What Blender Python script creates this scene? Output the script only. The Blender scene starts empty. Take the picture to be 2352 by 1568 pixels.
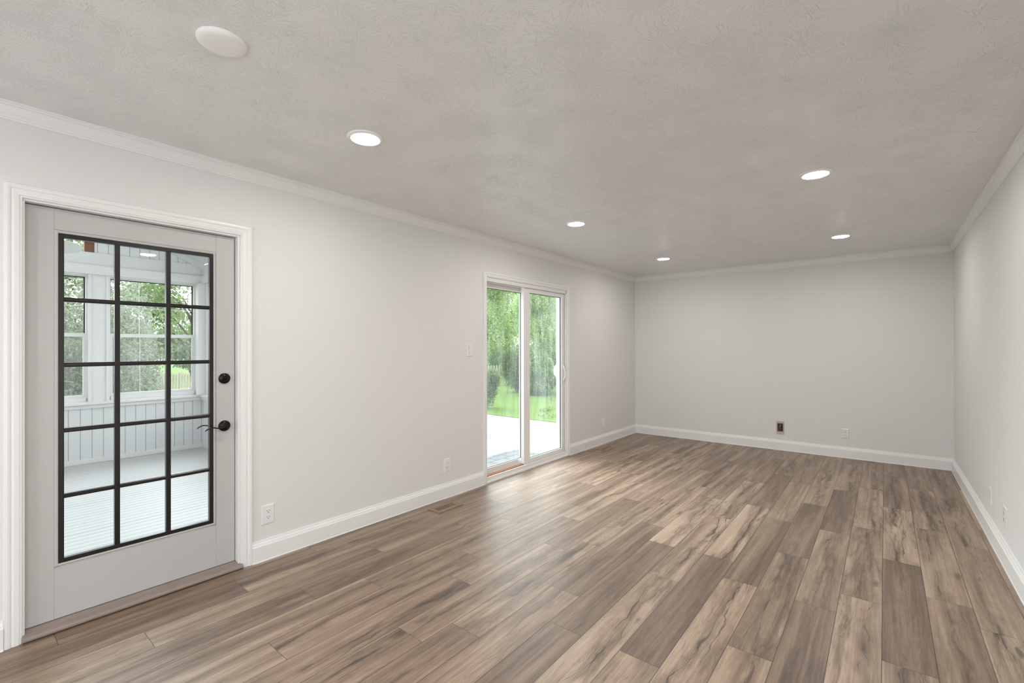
import bpy, bmesh, math, random
from mathutils import Vector, Matrix
import numpy as np
random.seed(7)
SC = bpy.context.scene
COL = SC.collection

# ------------------------------------------------------------------ camera
W, D, H, BACK = 3.642, 6.878, 2.44, -2.6
cam_d = bpy.data.cameras.new('camera')
cam = bpy.data.objects.new('camera', cam_d); COL.objects.link(cam)
fw = Vector((-0.62806292, 0.77815941, 0.00221293))
rt = Vector((0.77815748, 0.62806656, -0.00182828))
up = rt.cross(fw)
cam.matrix_world = Matrix(((rt.x, up.x, -fw.x, 3.0611), (rt.y, up.y, -fw.y, 0.0),
                           (rt.z, up.z, -fw.z, 1.33997), (0, 0, 0, 1)))
cam_d.sensor_width = 36.0
cam_d.lens = 1060.4528 / 2352 * 36.0
cam_d.shift_y = (795.3078 - 784) / 2352
cam_d.clip_start = 0.02; cam_d.clip_end = 300
SC.camera = cam

# ------------------------------------------------------------------ world: bright overcast sky
SKY = 3.1
w = bpy.data.worlds.new('sky'); SC.world = w; w.use_nodes = True
bg = w.node_tree.nodes['Background']
bg.inputs['Color'].default_value = (0.965, 0.985, 1.0, 1)
# thin overcast: the cloud is brighter around the hidden sun, above the deck side
_t = w.node_tree
_tc = _t.nodes.new('ShaderNodeTexCoord'); _dp = _t.nodes.new('ShaderNodeVectorMath'); _dp.operation = 'DOT_PRODUCT'
_mr = _t.nodes.new('ShaderNodeMapRange'); _mr.interpolation_type = 'SMOOTHSTEP'
_sun = Vector((-1.0, .22, .62)).normalized()
_t.links.new(_tc.outputs['Generated'], _dp.inputs[0]); _dp.inputs[1].default_value = _sun
_t.links.new(_dp.outputs['Value'], _mr.inputs[0])
for _i, _v in enumerate((.80, 1.0, SKY, SKY * 4.6)): _mr.inputs[_i + 1].default_value = _v
_t.links.new(_mr.outputs[0], bg.inputs['Strength'])
_mc = _t.nodes.new('ShaderNodeMix'); _mc.data_type = 'RGBA'
_mc.inputs[6].default_value = (0.955, 0.98, 1.0, 1); _mc.inputs[7].default_value = (0.86, 0.97, 1.0, 1)
_m2 = _t.nodes.new('ShaderNodeMapRange'); _t.links.new(_dp.outputs['Value'], _m2.inputs[0]); _m2.inputs[1].default_value = .78
_t.links.new(_m2.outputs[0], _mc.inputs[0]); _t.links.new(_mc.outputs[2], bg.inputs['Color'])
LAMP = 175.0           # radiance of the recessed lamp lenses
SC.view_settings.view_transform = 'Standard'
SC.view_settings.look = 'None'
SC.view_settings.gamma = 1
SC.view_settings.use_curve_mapping = False
SC.view_settings.exposure = 0.12

# ------------------------------------------------------------------ node helpers
class NT:
    def __init__(s, name):
        s.m = bpy.data.materials.new(name); s.m.use_nodes = True
        s.t = s.m.node_tree; s.t.nodes.clear()
        s.out = s.t.nodes.new('ShaderNodeOutputMaterial')
    def n(s, typ, **kw):
        o = s.t.nodes.new('ShaderNode' + typ)
        for k, v in kw.items(): setattr(o, k, v)
        return o
    def put(s, sock, v):
        if isinstance(v, bpy.types.NodeSocket): s.t.links.new(v, sock)
        elif v is not None:
            try: sock.default_value = v
            except Exception: sock.default_value = tuple(v) + (1,)
    def math(s, op, a, b=None, c=None, clamp=False):
        o = s.n('Math', operation=op); o.use_clamp = clamp
        s.put(o.inputs[0], a)
        if b is not None: s.put(o.inputs[1], b)
        if c is not None: s.put(o.inputs[2], c)
        return o.outputs[0]
    def vec(s, op, a, b=None):
        o = s.n('VectorMath', operation=op); s.put(o.inputs[0], a)
        if b is not None: s.put(o.inputs[1], b)
        return o.outputs['Value'] if op in ('DOT_PRODUCT', 'LENGTH') else o.outputs[0]
    def noise(s, v, scale=1, detail=2, rough=.5, dist=0):
        o = s.n('TexNoise'); s.put(o.inputs['Vector'], v)
        s.put(o.inputs['Scale'], scale); s.put(o.inputs['Detail'], detail)
        s.put(o.inputs['Roughness'], rough); s.put(o.inputs['Distortion'], dist)
        return o.outputs['Fac']
    def smooth(s, v, lo, hi, a=0., b=1.):
        o = s.n('MapRange', interpolation_type='SMOOTHSTEP'); s.put(o.inputs[0], v)
        for i, q in enumerate((lo, hi, a, b)): s.put(o.inputs[i + 1], q)
        return o.outputs[0]
    def mix(s, f, a, b, blend='MIX'):
        o = s.n('Mix', data_type='RGBA', blend_type=blend)
        s.put(o.inputs[0], f); s.put(o.inputs[6], a); s.put(o.inputs[7], b)
        return o.outputs[2]
    def ramp(s, f, stops):
        o = s.n('ValToRGB'); s.put(o.inputs[0], f); e = o.color_ramp.elements
        while len(e) < len(stops): e.new(.5)
        for el, (p, c) in zip(e, stops): el.position = p; el.color = tuple(c) + (1,)
        return o.outputs[0]
    def comb(s, x, y, z=0.):
        o = s.n('CombineXYZ')
        for i, q in enumerate((x, y, z)): s.put(o.inputs[i], q)
        return o.outputs[0]
    def sep(s, v):
        o = s.n('SeparateXYZ'); s.put(o.inputs[0], v); return o.outputs
    def bump(s, h, strength=.3, dist=.01):
        o = s.n('Bump'); s.put(o.inputs['Height'], h)
        s.put(o.inputs['Strength'], strength); s.put(o.inputs['Distance'], dist)
        return o.outputs[0]
    def pos(s): return s.n('NewGeometry').outputs['Position']
    def bsdf(s, color, rough=.5, spec=.5, metal=0., normal=None, coat=0.):
        o = s.n('BsdfPrincipled')
        s.put(o.inputs['Base Color'], color); s.put(o.inputs['Roughness'], rough)
        s.put(o.inputs['Specular IOR Level'], spec); s.put(o.inputs['Metallic'], metal)
        if normal is not None: s.put(o.inputs['Normal'], normal)
        s.t.links.new(o.outputs[0], s.out.inputs[0]); return o

def simple(name, col, rough=.5, spec=.5, metal=0., var=.03, bscale=0, bstr=.1, bdist=.001):
    t = NT(name); p = t.pos()
    f = t.noise(p, 6, 3)
    c2 = tuple(max(0, q * (1 - var)) for q in col)
    c = t.mix(f, col + (1,), c2 + (1,))
    nrm = t.bump(t.noise(p, bscale, 2), bstr, bdist) if bscale else None
    t.bsdf(c, rough, spec, metal, nrm); return t.m

M = {}
M['wall'] = simple('wall_paint', (.785, .78, .772), .62, .35, var=.015, bscale=260, bstr=.12, bdist=.0008)
M['trim'] = simple('trim_paint', (.865, .865, .86), .32, .45, var=.01)
M['door'] = simple('door_paint', (.54, .53, .52), .42, .4, var=.03, bscale=500, bstr=.15, bdist=.0005)
M['vinyl'] = simple('white_vinyl', (.86, .85, .84), .3, .5, var=.01)
M['black'] = simple('black_metal', (.012, .010, .010), .28, .5, var=.3, bscale=900, bstr=.2, bdist=.0003)
M['bronze'] = simple('oil_rubbed_bronze', (.016, .011, .009), .22, .5, metal=.6, var=.3)
M['dark'] = simple('dark_gap', (.02, .018, .016), .8, .2)
M['gasket'] = simple('grey_gasket', (.10, .11, .11), .6, .3)
M['threshold'] = simple('threshold_taupe', (.33, .27, .235), .38, .5, var=.25, bscale=60, bstr=.1, bdist=.001)
M['redwood'] = simple('stained_wood_bar', (.36, .12, .028), .5, .4, var=.45)
M['plastic'] = simple('white_plastic', (.84, .83, .83), .28, .5, var=.01)
M['slot'] = simple('painted_slot_shade', (.03, .028, .028), .6, .3)  # near-black colour painted for the shade inside slots and cavities
M['beige'] = simple('unpainted_drywall', (.60, .54, .44), .7, .2, var=.1)
M['box_orange'] = simple('copper_edge', (.28, .13, .08), .6, .3)
M['vent'] = simple('vent_wood', (.34, .235, .165), .45, .4, var=.35)
M['lampwhite'] = simple('lamp_white', (.93, .925, .92), .4, .4, var=.0)
M['porch'] = simple('porch_white_paint', (.73, .725, .725), .5, .35, var=.05)
M['porchbrown'] = simple('brown_board', (.22, .085, .05), .6, .3, var=.3)
M['shinglewall'] = simple('siding_white', (.78, .78, .77), .6, .3, var=.05)
M['bark'] = simple('bark', (.12, .095, .075), .9, .1, var=.5, bscale=20, bstr=.5, bdist=.02)
M['fence'] = simple('fence_wood', (.52, .50, .40), .8, .2, var=.3)
M['concrete'] = simple('pale_concrete', (.72, .71, .69), .8, .2, var=.1)
M['petal'] = simple('red_petal', (.60, .10, .07), .6, .3, var=.3)

def ceiling_mat():
    t = NT('stomp_textured_ceiling'); p = t.pos()
    hs = None
    for k, (sc, off, th) in enumerate(((2.7, (0, 0, 0), .56), (3.6, (3.3, 7.1, 0), .57), (4.7, (8.2, 1.9, 0), .58))):
        q = t.vec('ADD', p, off)
        wob = t.n('TexNoise'); t.put(wob.inputs['Vector'], q); t.put(wob.inputs['Scale'], 7.); 
        wv = t.vec('MULTIPLY', t.vec('SUBTRACT', wob.outputs['Color'], (.5, .5, .5)), (.07, .07, 0))
        qq = t.vec('ADD', q, wv)
        vo = t.n('TexVoronoi', voronoi_dimensions='2D'); t.put(vo.inputs['Vector'], qq); t.put(vo.inputs['Scale'], sc)
        d = t.sep(t.vec('SUBTRACT', qq, vo.outputs['Position']))
        ang = t.math('ARCTAN2', d[1], d[0])
        r = t.math('SQRT', t.math('ADD', t.math('MULTIPLY', d[0], d[0]), t.math('MULTIPLY', d[1], d[1])))
        cr = t.sep(vo.outputs['Color'])[0]
        kk = t.math('MULTIPLY', t.math('COSINE', ang), 15.); ks = t.math('MULTIPLY', t.math('SINE', ang), 15.)
        n = t.noise(t.comb(kk, ks, t.math('ADD', t.math('MULTIPLY', r, 24), t.math('MULTIPLY', cr, 90))), 1.0, 2.5, .6, .15)
        ridge = t.smooth(n, th - .04, th + .08)
        fade = t.math('MULTIPLY', t.smooth(r, .0, .05), t.smooth(r, .22, .05))
        h = t.math('MULTIPLY', ridge, fade)
        hs = h if hs is None else t.math('MAXIMUM', hs, h)
    fine = t.math('MULTIPLY', t.noise(p, 110, 4, .65), .6)
    h = t.math('ADD', hs, fine)
    nb = t.bump(h, .9, .0012)
    f = t.noise(p, 1.2, 2)
    c = t.mix(f, (.835, .84, .842, 1), (.855, .86, .862, 1))
    t.bsdf(c, .32, .6, 0, nb)
    return t.m
M['ceiling'] = ceiling_mat()

def floor_mat():
    t = NT('wood_plank_floor')
    uv = t.n('UVMap', uv_map='plank').outputs[0]
    at = t.n('Attribute', attribute_name='pk').outputs['Color']
    a = t.sep(at); tone, streak, rnd = a[0], a[1], a[2]
    u, v, _ = t.sep(uv)[0], t.sep(uv)[1], None
    ofs = t.math('MULTIPLY', rnd, 53.0)
    vv = t.math('ADD', v, t.math('MULTIPLY', rnd, 17.3))
    def P(su, sv, add=0.):
        return t.comb(t.math('MULTIPLY', u, su), t.math('MULTIPLY', vv, sv), t.math('ADD', ofs, add))
    macro = t.noise(P(13, .55), 1, 3, .55, .3)
    broad = t.noise(P(4, 1.3, 7.), 1, 2)
    n1 = t.noise(P(8.5, .85, 3.), 1, 5, .62, .55)
    ad = t.math('ABSOLUTE', t.math('SUBTRACT', n1, .5))
    mask = t.smooth(t.noise(P(9, .45, 21.), 1, 2), .40, .56)
    line = t.math('MULTIPLY', t.smooth(ad, .022, .0), mask)
    wide = t.math('MULTIPLY', t.smooth(ad, .10, .0), mask)
    n2 = t.noise(P(13, 1.0, 33.), 1, 4, .6, 1.2)
    ad2 = t.math('ABSOLUTE', t.math('SUBTRACT', n2, .52))
    line2 = t.math('MULTIPLY', t.smooth(ad2, .010, .0), t.smooth(t.noise(P(7, 1.1, 44.), 1, 2), .46, .58))
    def cont(nn, lv, wd): return t.smooth(t.math('ABSOLUTE', t.math('SUBTRACT', nn, lv)), wd, wd * .25)
    crk = t.math('MAXIMUM', cont(n1, .5, .008), t.math('MAXIMUM', cont(n1, .455, .006), cont(n1, .56, .005)))
    crk = t.math('MULTIPLY', crk, t.smooth(t.noise(P(16, 3.0, 51.), 1, 2), .42, .56))
    # heart crack: a meandering dark vein running the length of the plank
    r2 = t.math('FRACT', t.math('MULTIPLY', rnd, 7.77))
    def n1d(sv, add, det=2): return t.noise(t.comb(t.math('MULTIPLY', vv, sv), t.math('ADD', ofs, add), add), 1, det, .6)
    def vein(a, k_off, wid):
        u0 = t.math('ADD', t.math('MULTIPLY', t.math('SUBTRACT', r2, .5), .07), k_off)
        u0 = t.math('ADD', u0, t.math('MULTIPLY', t.math('SUBTRACT', n1d(1.7, a), .5), .17))
        u0 = t.math('ADD', u0, t.math('MULTIPLY', t.math('SUBTRACT', n1d(14., a + 3, 3), .5), .030))
        d = t.math('ABSOLUTE', t.math('SUBTRACT', u, u0))
        ww = t.smooth(n1d(3.1, a + 6), .42, .72, .0012, wid)
        core = t.math('MULTIPLY', t.smooth(d, ww, 0.), t.smooth(t.noise(P(90, 7, a + 9), 1, 3, .6), .34, .56))
        pres = t.smooth(n1d(2.2, a + 12), .38, .50)
        side = t.smooth(d, .045, .0)
        fl = t.math('FRACT', t.math('ADD', t.math('MULTIPLY', d, 85.), t.math('MULTIPLY', t.noise(P(14, 3., a + 15), 1, 3), 2.6)))
        lines_ = t.math('MULTIPLY', t.smooth(t.math('ABSOLUTE', t.math('SUBTRACT', fl, .5)), .12, .02), t.smooth(d, .035, .008))
        return t.math('MULTIPLY', core, pres), t.math('MULTIPLY', side, pres), t.math('MULTIPLY', lines_, pres)
    c1, s1, l1 = vein(110., .0, .024)
    c2, s2, l2 = vein(140., .035, .010)
    vcore = t.math('MAXIMUM', c1, t.math('MULTIPLY', c2, .8)); vside = t.math('MAXIMUM', s1, t.math('MULTIPLY', s2, .5)); vl = t.math('MAXIMUM', l1, t.math('MULTIPLY', l2, .6))
    # cathedral grain
    wv = t.noise(P(13, .8, 60.), 1, 2, .5, .3)
    cat = t.math('ABSOLUTE', t.math('SUBTRACT', t.math('FRACT', t.math('MULTIPLY', wv, 26.)), .5))
    fine = t.noise(P(190, 5, 70.), 1, 3, .6)
    grain = t.noise(P(60, 1.6, 75.), 1, 4, .65)
    mott = t.noise(P(45, 14, 80.), 1, 3, .6)
    # knots
    kv = t.n('TexVoronoi', voronoi_dimensions='3D')
    t.put(kv.inputs['Vector'], P(9, 2.2, 90.)); t.put(kv.inputs['Scale'], 1.)
    knot = t.math('MULTIPLY', t.smooth(t.math('ADD', kv.outputs['Distance'], t.math('MULTIPLY', mott, .16)), .25, .13), streak)
    tt = t.math('ADD', t.math('ADD', t.math('MULTIPLY', tone, .66), .225), t.math('MULTIPLY', t.math('SUBTRACT', macro, .5), 1.1))
    tt = t.math('ADD', tt, t.math('MULTIPLY', t.math('SUBTRACT', broad, .5), .45))
    tt = t.math('ADD', tt, t.math('MULTIPLY', t.math('SUBTRACT', cat, .25), .16))
    tt = t.math('ADD', tt, t.math('MULTIPLY', t.math('SUBTRACT', fine, .5), .30))
    tt = t.math('ADD', tt, t.math('MULTIPLY', t.math('SUBTRACT', mott, .5), .22))
    tt = t.math('ADD', tt, t.math('MULTIPLY', t.math('SUBTRACT', grain, .5), .75))
    tt = t.math('SUBTRACT', tt, t.math('MULTIPLY', t.math('ADD', t.math('MULTIPLY', wide, .55), t.math('MULTIPLY', vside, .5)), t.math('MULTIPLY', streak, .5)))
    tt = t.math('ADD', t.math('MULTIPLY', tt, .84), .02, clamp=True)
    col = t.ramp(tt, [(0, (.085, .050, .031)), (.2, (.155, .099, .065)), (.5, (.300, .207, .142)), (.8, (.485, .365, .265)), (1, (.61, .485, .365))])
    dk = t.math('MULTIPLY', t.math('ADD', t.math('ADD', t.math('MULTIPLY', line, .22), t.math('MULTIPLY', crk, .30)), t.math('ADD', t.math('MULTIPLY', line2, .3), t.math('ADD', t.math('MULTIPLY', vcore, 1.0), t.math('MULTIPLY', vl, .45)))), t.math('ADD', t.math('MULTIPLY', streak, .85), .15))
    dk = t.math('MAXIMUM', dk, t.math('MULTIPLY', knot, .8), clamp=True)
    col = t.mix(dk, col, (.055, .037, .025, 1))
    # plank joints: distance to the plank's own edges (stored metres in the second uv map)
    ed = t.n('UVMap', uv_map='edge').outputs[0]; e = t.sep(ed)
    hw = t.math('SUBTRACT', .0904, t.math('ABSOLUTE', u))
    lo = t.math('MINIMUM', e[0], e[1])
    g = t.math('MAXIMUM', t.smooth(hw, .0022, .0009), t.smooth(lo, .0016, .0007))
    col = t.mix(t.math('MULTIPLY', g, .9), col, (.03, .022, .016, 1))
    h = t.math('SUBTRACT', t.math('ADD', t.math('MULTIPLY', fine, .35), t.math('MULTIPLY', mott, .3)), t.math('MULTIPLY', g, 2.0))
    nb = t.bump(h, .35, .0012)
    rgh = t.math('ADD', .36, t.math('MULTIPLY', fine, .10))
    o = t.bsdf(col, rgh, .75, 0, nb); o.inputs['IOR'].default_value = 1.6
    return t.m
M['floor'] = floor_mat()

def glass_mat(name, haze=0.0, tint=(.97, .99, .98), gain=1.0):
    t = NT(name)
    g = t.n('NewGeometry')
    c = t.math('ABSOLUTE', t.vec('DOT_PRODUCT', g.outputs['Normal'], g.outputs['Incoming']))
    f = t.math('POWER', t.math('SUBTRACT', 1.0, c), 5.0)
    f = t.math('MULTIPLY', t.math('ADD', t.math('MULTIPLY', f, .92), .045), gain, clamp=True)
    tr = t.n('BsdfTransparent'); tr.inputs[0].default_value = tint + (1,)
    gl = t.n('BsdfGlossy'); gl.inputs['Roughness'].default_value = 0.0
    mx = t.n('MixShader'); t.put(mx.inputs[0], f)
    t.t.links.new(tr.outputs[0], mx.inputs[1]); t.t.links.new(gl.outputs[0], mx.inputs[2])
    res = mx.outputs[0]
    if haze:
        p = g.outputs['Position']
        q = t.vec('MULTIPLY', p, (1.0, 5.0, .9))
        n = t.noise(q, 1.6, 4, .55, 1.2)
        n2 = t.noise(t.vec('MULTIPLY', p, (1, 26, 2.2)), 1.2, 3, .6, 1.5)
        hz = t.math('MULTIPLY', t.math('ADD', t.smooth(n, .38, .68, .35, 1.), t.math('MULTIPLY', t.smooth(n2, .5, .7), .35)), haze)
        tl = t.n('BsdfTranslucent'); tl.inputs[0].default_value = (.85, .92, .90, 1)
        m2 = t.n('MixShader'); t.put(m2.inputs[0], hz)
        t.t.links.new(res, m2.inputs[1]); t.t.links.new(tl.outputs[0], m2.inputs[2]); res = m2.outputs[0]
    t.t.links.new(res, t.out.inputs[0]); return t.m
M['glass'] = glass_mat('door_glass')
M['hazyglass'] = glass_mat('hazy_slider_glass', haze=.075)
M['hazierglass'] = glass_mat('hazier_slider_glass', haze=.125)
M['winglass'] = glass_mat('window_glass', tint=(.96, .97, .97))
M['screenglass'] = glass_mat('screened_window_glass', haze=.08, tint=(.88, .88, .88))

def emit_mat():
    t = NT('lamp_lens'); e = t.n('Emission')
    e.inputs[0].default_value = (1.0, .955, .905, 1); e.inputs[1].default_value = LAMP
    t.t.links.new(e.outputs[0], t.out.inputs[0]); return t.m
M['lens'] = emit_mat()

def board_mat(name, col, axis, pitch, gap=.05, dark=.35, bstr=.6, dirt=.06, off=0.0, wide=0, wear=0.0):
    """painted boards: grooves every pitch metres along one axis"""
    t = NT(name); p = t.pos(); s = t.sep(p)
    x = t.math('DIVIDE', t.math('ADD', s[axis], off + 100.), pitch)
    fr = t.math('ABSOLUTE', t.math('SUBTRACT', t.math('FRACT', x), .5))
    g = t.smooth(fr, .5 - gap, .5 - gap * .3)
    idn = t.n('TexWhiteNoise', noise_dimensions='1D'); t.put(idn.inputs['W'], t.math('FLOOR', x))
    g = t.math('MULTIPLY', g, t.math('ADD', t.math('MULTIPLY', idn.outputs['Value'], .75), .35), clamp=True) if wide else g
    st = t.noise(t.vec('MULTIPLY', p, ((1, 1, 1) if axis == 1 else (14, .9, 6))), 1.5, 4)
    c = t.mix(t.math('MULTIPLY', st, dirt * 6), col + (1,), tuple(q * .82 for q in col) + (1,))
    if wear:
        wn = t.noise(t.vec('MULTIPLY', p, (9, 2.2, 4)), 2.2, 5, .65)
        c = t.mix(t.math('MULTIPLY', t.smooth(wn, .64, .76), wear), c, (.38, .37, .34, 1))
    c = t.mix(t.math('MULTIPLY', g, dark), c, (.10, .10, .10, 1))
    t.bsdf(c, .45, .4, 0, t.bump(t.math('MULTIPLY', g, -1.), bstr, .004)); return t.m
M['porchfloor'] = board_mat('porch_floor_boards', (.52, .525, .53), 0, .083, .075, .95, wide=1, wear=.35)
M['beadboard'] = board_mat('bead_board_wainscot', (.70, .71, .72), 1, .1045, .06, .45, off=.0)
M['beadboard_x'] = board_mat('bead_board_side', (.70, .71, .72), 0, .1045, .06, .45)
M['porchceiling'] = board_mat('porch_ceiling_boards', (.72, .73, .74), 0, .095, .06, .45)
M['gable'] = board_mat('gable_boards', (.76, .77, .78), 1, .103, .05, .6, off=.04)
M['deck'] = board_mat('deck_boards', (.25, .253, .256), 0, .150, .05, .9, wide=1, wear=.25)

def lawn_mat():
    t = NT('lawn_grass'); p = t.pos()
    n = t.noise(p, 1.1, 4, .6); f = t.noise(t.vec('MULTIPLY', p, (1, 1, 1)), 22, 4, .7)
    c = t.mix(n, (.085, .165, .028, 1), (.15, .255, .055, 1))
    c = t.mix(t.math('MULTIPLY', f, .5), c, (.20, .29, .085, 1))
    t.bsdf(c, .9, .1, 0, t.bump(f, .8, .05)); return t.m
M['lawn'] = lawn_mat()
M['grassblade'] = simple('grass_blades', (.18, .33, .07), .7, .2, var=.5)

def leaf_mat(name, ca, cb, cc, scale=1.0):
    t = NT(name); p = t.pos()
    n = t.noise(p, 1.3 * scale, 3, .6); n2 = t.noise(p, 9 * scale, 2)
    c = t.mix(t.smooth(n, .35, .65), ca + (1,), cb + (1,)); c = t.mix(t.smooth(n2, .45, .7), c, cc + (1,))
    d = t.n('BsdfDiffuse'); tl = t.n('BsdfTranslucent'); gl = t.n('BsdfGlossy'); gl.inputs['Roughness'].default_value = .45
    gl.inputs[0].default_value = (.5, .5, .5, 1)
    t.put(d.inputs[0], c); t.put(tl.inputs[0], c)
    m = t.n('MixShader'); m.inputs[0].default_value = .45
    t.t.links.new(d.outputs[0], m.inputs[1]); t.t.links.new(tl.outputs[0], m.inputs[2])
    m2 = t.n('MixShader'); m2.inputs[0].default_value = .06
    t.t.links.new(m.outputs[0], m2.inputs[1]); t.t.links.new(gl.outputs[0], m2.inputs[2])
    t.t.links.new(m2.outputs[0], t.out.inputs[0]); return t.m
M['leaf_bright'] = leaf_mat('maple_leaves', (.19, .33, .07), (.36, .52, .12), (.52, .64, .25), 1.2)
M['leaf_mid'] = leaf_mat('tree_leaves', (.10, .18, .06), (.19, .31, .09), (.33, .46, .17), 1.2)
M['leaf_grey'] = leaf_mat('shrub_leaves', (.22, .25, .20), (.34, .375, .30), (.54, .57, .48), 2.)
M['leaf_yard'] = leaf_mat('yard_tree_leaves', (.13, .20, .08), (.22, .31, .12), (.36, .44, .25), 2.)
M['leaf_dark'] = leaf_mat('conifer_leaves', (.06, .12, .04), (.11, .19, .06), (.19, .29, .10), 3.)

# ------------------------------------------------------------------ object helpers
def tag(o, label=None, cat=None, group=None, kind=None):
    if label: o['label'] = label
    if cat: o['category'] = cat
    if group: o['group'] = group
    if kind: o['kind'] = kind
    return o
def empty(name, loc=(0, 0, 0), rz=0, **kw):
    o = bpy.data.objects.new(name, None); COL.objects.link(o)
    o.location = loc; o.rotation_euler = (0, 0, rz); o.empty_display_size = .05
    return tag(o, **kw)
class MB:
    def __init__(s): s.v = []; s.f = []; s.sm = []
    def add(s, vs, fs, smooth=False):
        b = len(s.v); s.v += [tuple(q) for q in vs]
        s.f += [tuple(b + i for i in f) for f in fs]; s.sm += [smooth] * len(fs); return s
    def box(s, x0, x1, y0, y1, z0, z1):
        x0, x1 = sorted((x0, x1)); y0, y1 = sorted((y0, y1)); z0, z1 = sorted((z0, z1))
        v = [(x0, y0, z0), (x1, y0, z0), (x1, y1, z0), (x0, y1, z0), (x0, y0, z1), (x1, y0, z1), (x1, y1, z1), (x0, y1, z1)]
        return s.add(v, [(0, 3, 2, 1), (4, 5, 6, 7), (0, 1, 5, 4), (1, 2, 6, 5), (2, 3, 7, 6), (3, 0, 4, 7)])
    def quad(s, *p): return s.add(p, [tuple(range(len(p)))])
    def prism(s, pts, fn0, fn1):
        n = len(pts); v = [fn0(p) for p in pts] + [fn1(p) for p in pts]
        f = [tuple(range(n))[::-1], tuple(range(n, 2 * n))] + [(i, (i + 1) % n, n + (i + 1) % n, n + i) for i in range(n)]
        return s.add(v, f)
    def rings(s, rings, closed=True, cap=True, smooth=False):
        n = len(rings[0]); v = [q for r in rings for q in r]; f = []
        for i in range(len(rings) - 1):
            for j in range(n if closed else n - 1):
                k = (j + 1) % n; f.append((i * n + j, i * n + k, (i + 1) * n + k, (i + 1) * n + j))
        s.add(v, f, smooth)
        if cap:
            s.add(rings[0], [tuple(range(n))[::-1]]); s.add(rings[-1], [tuple(range(n))])
        return s
    def lathe(s, c, axis, prof, n=40, smooth=True):
        """prof: (radius, height along axis)"""
        a = Vector(axis).normalized(); u = a.orthogonal().normalized(); w_ = a.cross(u); c = Vector(c)
        R = [[c + a * h + (u * math.cos(2 * math.pi * k / n) + w_ * math.sin(2 * math.pi * k / n)) * r for k in range(n)] for r, h in prof]
        return s.rings(R, True, True, smooth)
    def tube(s, pts, rad, n=10, flat=1.0, upv=(0, 0, 1)):
        pts = [Vector(p) for p in pts]; R = []
        for i, p in enumerate(pts):
            t = (pts[min(i + 1, len(pts) - 1)] - pts[max(i - 1, 0)]).normalized()
            u = Vector(upv).cross(t).normalized(); w_ = t.cross(u)
            r = rad[i] if isinstance(rad, (list, tuple)) else rad
            R.append([p + u * math.cos(2 * math.pi * k / n) * r + w_ * math.sin(2 * math.pi * k / n) * r * flat for k in range(n)])
        return s.rings(R, True, True, True)
    def build(s, name, mat, parent=None, bevel=0, loc=None, **kw):
        me = bpy.data.meshes.new(name); me.from_pydata(s.v, [], s.f)
        me.polygons.foreach_set('use_smooth', s.sm)
        bm = bmesh.new(); bm.from_mesh(me); bmesh.ops.recalc_face_normals(bm, faces=bm.faces); bm.to_mesh(me); bm.free()
        me.materials.append(mat); me.update()
        o = bpy.data.objects.new(name, me); COL.objects.link(o)
        if parent is not None: o.parent = parent
        if loc: o.location = loc
        if bevel:
            b = o.modifiers.new('bevel', 'BEVEL'); b.width = bevel; b.segments = 2; b.limit_method = 'ANGLE'; b.angle_limit = math.radians(50)
        return tag(o, **kw)
S = 'structure'

# ------------------------------------------------------------------ ROOM SHELL
BW = (.5, 3.10, .08, 2.20)
RW = (-2.0, .6, .08, 2.20)  # unseen right wall opening, added to let in more daylight
# wall opening helper: wall in plane (axis a constant), list of openings [(u0,u1,z0,z1)]
def wall_boxes(mb, fn, u0, u1, z0, z1, ops):
    us = sorted(set([u0, u1] + [q for o in ops for q in o[:2]]))
    for a, b in zip(us[:-1], us[1:]):
        o = [q for q in ops if q[0] <= a + 1e-6 and q[1] >= b - 1e-6]
        if not o: fn(mb, a, b, z0, z1)
        else:
            o = o[0]
            if o[2] > z0: fn(mb, a, b, z0, o[2])
            if o[3] < z1: fn(mb, a, b, o[3], z1)
WT = .15
FD = (.228, 1.146, 0.0, 2.024)      # french door rough opening
SD = (3.372, 4.878, 0.0, 2.042)     # slider rough opening
mb = MB(); wall_boxes(mb, lambda m, a, b, c, d: m.box(-WT, 0, a, b, c, d), BACK, D, 0, H, [FD, SD])
mb.build('wall_left', M['wall'], kind=S, label='white painted wall with the glazed door and the sliding patio door')
MB().box(-WT, W + WT, D, D + .12, 0, H).build('wall_far', M['wall'], kind=S, label='plain greige white end wall with an open electrical box and one outlet')
mb = MB(); wall_boxes(mb, lambda m, a, b, c, d: m.box(W, W + .12, a, b, c, d), BACK, D, 0, H, [RW])
mb.build('wall_right', M['wall'], kind=S, label='white wall along the right edge of the room')
mb = MB(); wall_boxes(mb, lambda m, a, b, c, d: m.box(a, b, BACK - .12, BACK, c, d), 0, W, 0, H, [BW])
mb.build('wall_back', M['wall'], kind=S, label='white wall with a wide window behind the viewer')
MB().box(-WT, W + .12, BACK - .12, D + .12, H, H + .1).build('ceiling', M['ceiling'], kind=S, label='white ceiling with stomped brush texture and recessed lamps')

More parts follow.
